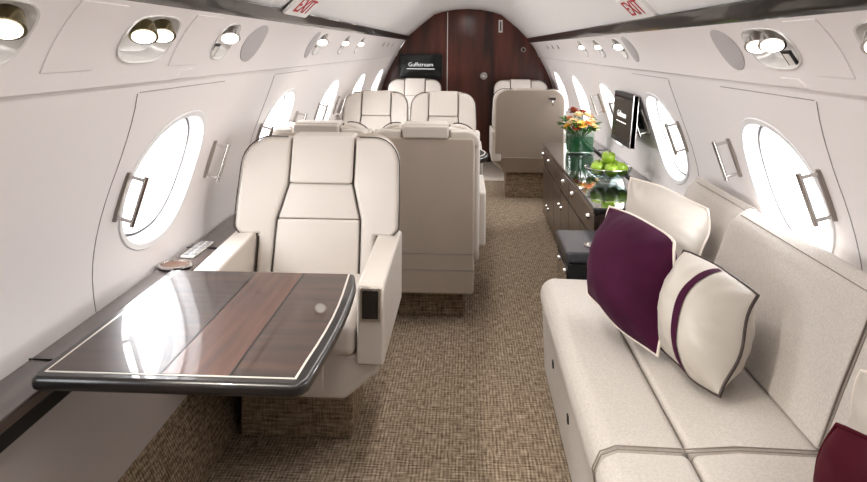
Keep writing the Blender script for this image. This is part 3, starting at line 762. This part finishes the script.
for i, (dx, dy, dz, r, m_) in enumerate(FL):
    flower(i, VX + dx, VY + dy, ZC + dz, r, M[m_], '%s cut flower in the bouquet in the glass vase' % cn[m_])
def leaf_faces(mb, p, d, L, w):
    d = d.normalized(); s_ = d.cross(Vector((0, 0, 1))); s_ = s_.normalized() if s_.length > .01 else Vector((1, 0, 0)); up = s_.cross(d)
    P = [p, p + d * L * .35 + s_ * w + up * .006, p + d * L * .7 + s_ * w * .7, p + d * L - up * L * .12, p + d * L * .7 - s_ * w * .7, p + d * L * .35 - s_ * w + up * .006]
    mb.add(P, [(0, 1, 2, 3), (0, 3, 4, 5)])
for i in range(12):
    th = 2 * PI * i / 12 + .2
    t = thing('leaf_sprig', 'green leaf sprig around the flowers in the glass vase', 'leaves', (VX, VY, ZC + .12), 0, 'leaf sprigs in the vase')
    e = Vector((math.cos(th), math.sin(th), 0)); hgt = .05 + .07 * random.random(); L = .11 + .03 * random.random()
    pts = [e * .04, e * .085 + Vector((0, 0, hgt * .7)), e * L + Vector((0, 0, hgt))]
    MB().tube(pts, .0025, 5).build('twig', M['leaf'], t)
    mb = MB()
    for k in range(7):
        q = Vector(pts[1]).lerp(Vector(pts[2]), k / 6)
        leaf_faces(mb, q, e * .6 + Vector((random.uniform(-1, 1), random.uniform(-1, 1), random.uniform(-.2, .7))), .05, .013)
    mb.build('leaves', M['leaf'], t, weld=False)

# fruit bowl and apples
BX, BY = .80, 4.08
Bw = thing('fruit_bowl', 'shallow clear glass bowl of green apples on the cabinet', 'bowl', (BX, BY, ZC))
MB().lathe([(.045, .002), (.048, .010), (.085, .028), (.118, .056), (.132, .080), (.128, .081), (.113, .060), (.080, .034), (.03, .018), (.001, .017)], (0, 0, 0), 32, True, True).build('bowl_body', M['bowl'], Bw)
MB().tube([(.131 * math.cos(2 * PI * k / 32), .131 * math.sin(2 * PI * k / 32), .081) for k in range(32)], .0028, 6, True).build('bowl_rim', M['chrome'], Bw, label='bright thin rim')
def apple(x, y, z, tx, lab):
    t = thing('apple', lab, 'apple', (BX + x, BY + y, ZC + z), 0, 'green apples in the bowl')
    t.rotation_euler = (tx, tx * .6, x * 20); R_ = .043; t.scale = (.9, .9, .9)
    pr = [(.002, -.030), (.012, -.036), (.024, -.037), (.036, -.026), (.043, -.006), (.044, .010), (.038, .026), (.027, .034), (.015, .034), (.006, .028), (.001, .024)]
    MB().lathe(pr, (0, 0, 0), 20, True, True).build('apple_flesh', M['apple'], t)
    MB().tube([(0, 0, .024), (.002, .001, .038), (.006, .002, .048)], .0018, 5).build('apple_stem', M['stem'], t)
ang = [200, 272, 344, 56, 128]
for k, w in enumerate(('at the left rim of', 'in the front middle of', 'at the right rim of', 'at the back right of', 'at the back left of')):
    a_ = math.radians(ang[k])
    apple(.07 * math.cos(a_), .07 * math.sin(a_), .078, (-.3, .2, .5, -.5, .2)[k], 'green apple %s the glass bowl' % w)
apple(0, 0, .137, .15, 'topmost green apple on the pile in the glass bowl')

# ------------------------------------------------------------------ light
def area(name, loc, direction, sx, sy_, power, col=(1, 1, 1), shape='RECTANGLE'):
    l = bpy.data.lights.new(name, 'AREA'); l.shape = shape; l.size = sx; l.size_y = sy_; l.energy = power; l.color = col
    o = bpy.data.objects.new(name, l); COL.objects.link(o); o.location = loc
    o.rotation_euler = Vector(direction).to_track_quat('-Z', 'Y').to_euler()
    return o
for s, w, nrm in LITE:
    p = Vector((s * wx(WZ), w, WZ)) + nrm * .13
    area('window_daylight', p, -nrm, .56, .40, (5.6 if s < 0 else 4.4) * (.22 if w < 0 else .40 if w < 1.5 else 1.0 if w < 3 else 1.25), (1, .985, .97), 'ELLIPSE')
area('ceiling_wash', (0, 3.0, 1.80), (0, 0, -1), .18, 6.6, 25, (1, .965, .93))
sl = bpy.data.lights.new('reading_beam', 'SPOT'); sl.energy = 38; sl.spot_size = math.radians(62); sl.spot_blend = .5; sl.shadow_soft_size = .02; sl.color = (1, .95, .86)
so = bpy.data.objects.new('reading_beam', sl); COL.objects.link(so); so.location = (-.70, 1.15, 1.335)
so.rotation_euler = (Vector((.22, 2.1, 0)) - so.location).to_track_quat('-Z', 'Y').to_euler()
w = bpy.data.worlds.new('sky'); SC.world = w; w.use_nodes = True
bg = w.node_tree.nodes['Background']; bg.inputs[0].default_value = (.93, .96, 1, 1); bg.inputs[1].default_value = 3.0

# ------------------------------------------------------------------ camera
cam = bpy.data.cameras.new('camera'); co = bpy.data.objects.new('camera', cam); COL.objects.link(co); SC.camera = co
cam.sensor_fit = 'HORIZONTAL'; cam.sensor_width = 36; cam.lens = 715 / 867 * 36
cam.shift_x = 0; cam.shift_y = -(241 - 48.5) / 867
cam.clip_start = .02
th = math.atan(34 / 715); ro = math.radians(.45)
f = Vector((-math.sin(th), math.cos(th), 0)); r0 = Vector((math.cos(th), math.sin(th), 0)); u0 = Vector((0, 0, 1))
rr = r0 * math.cos(ro) + u0 * math.sin(ro); uu = u0 * math.cos(ro) - r0 * math.sin(ro)
m = Matrix((rr, uu, -f)).transposed().to_4x4(); m.translation = (0, 0, 1.34)
co.matrix_world = m
SC.view_settings.view_transform = 'Standard'
SC.view_settings.look = 'Medium High Contrast'
SC.view_settings.exposure = 0
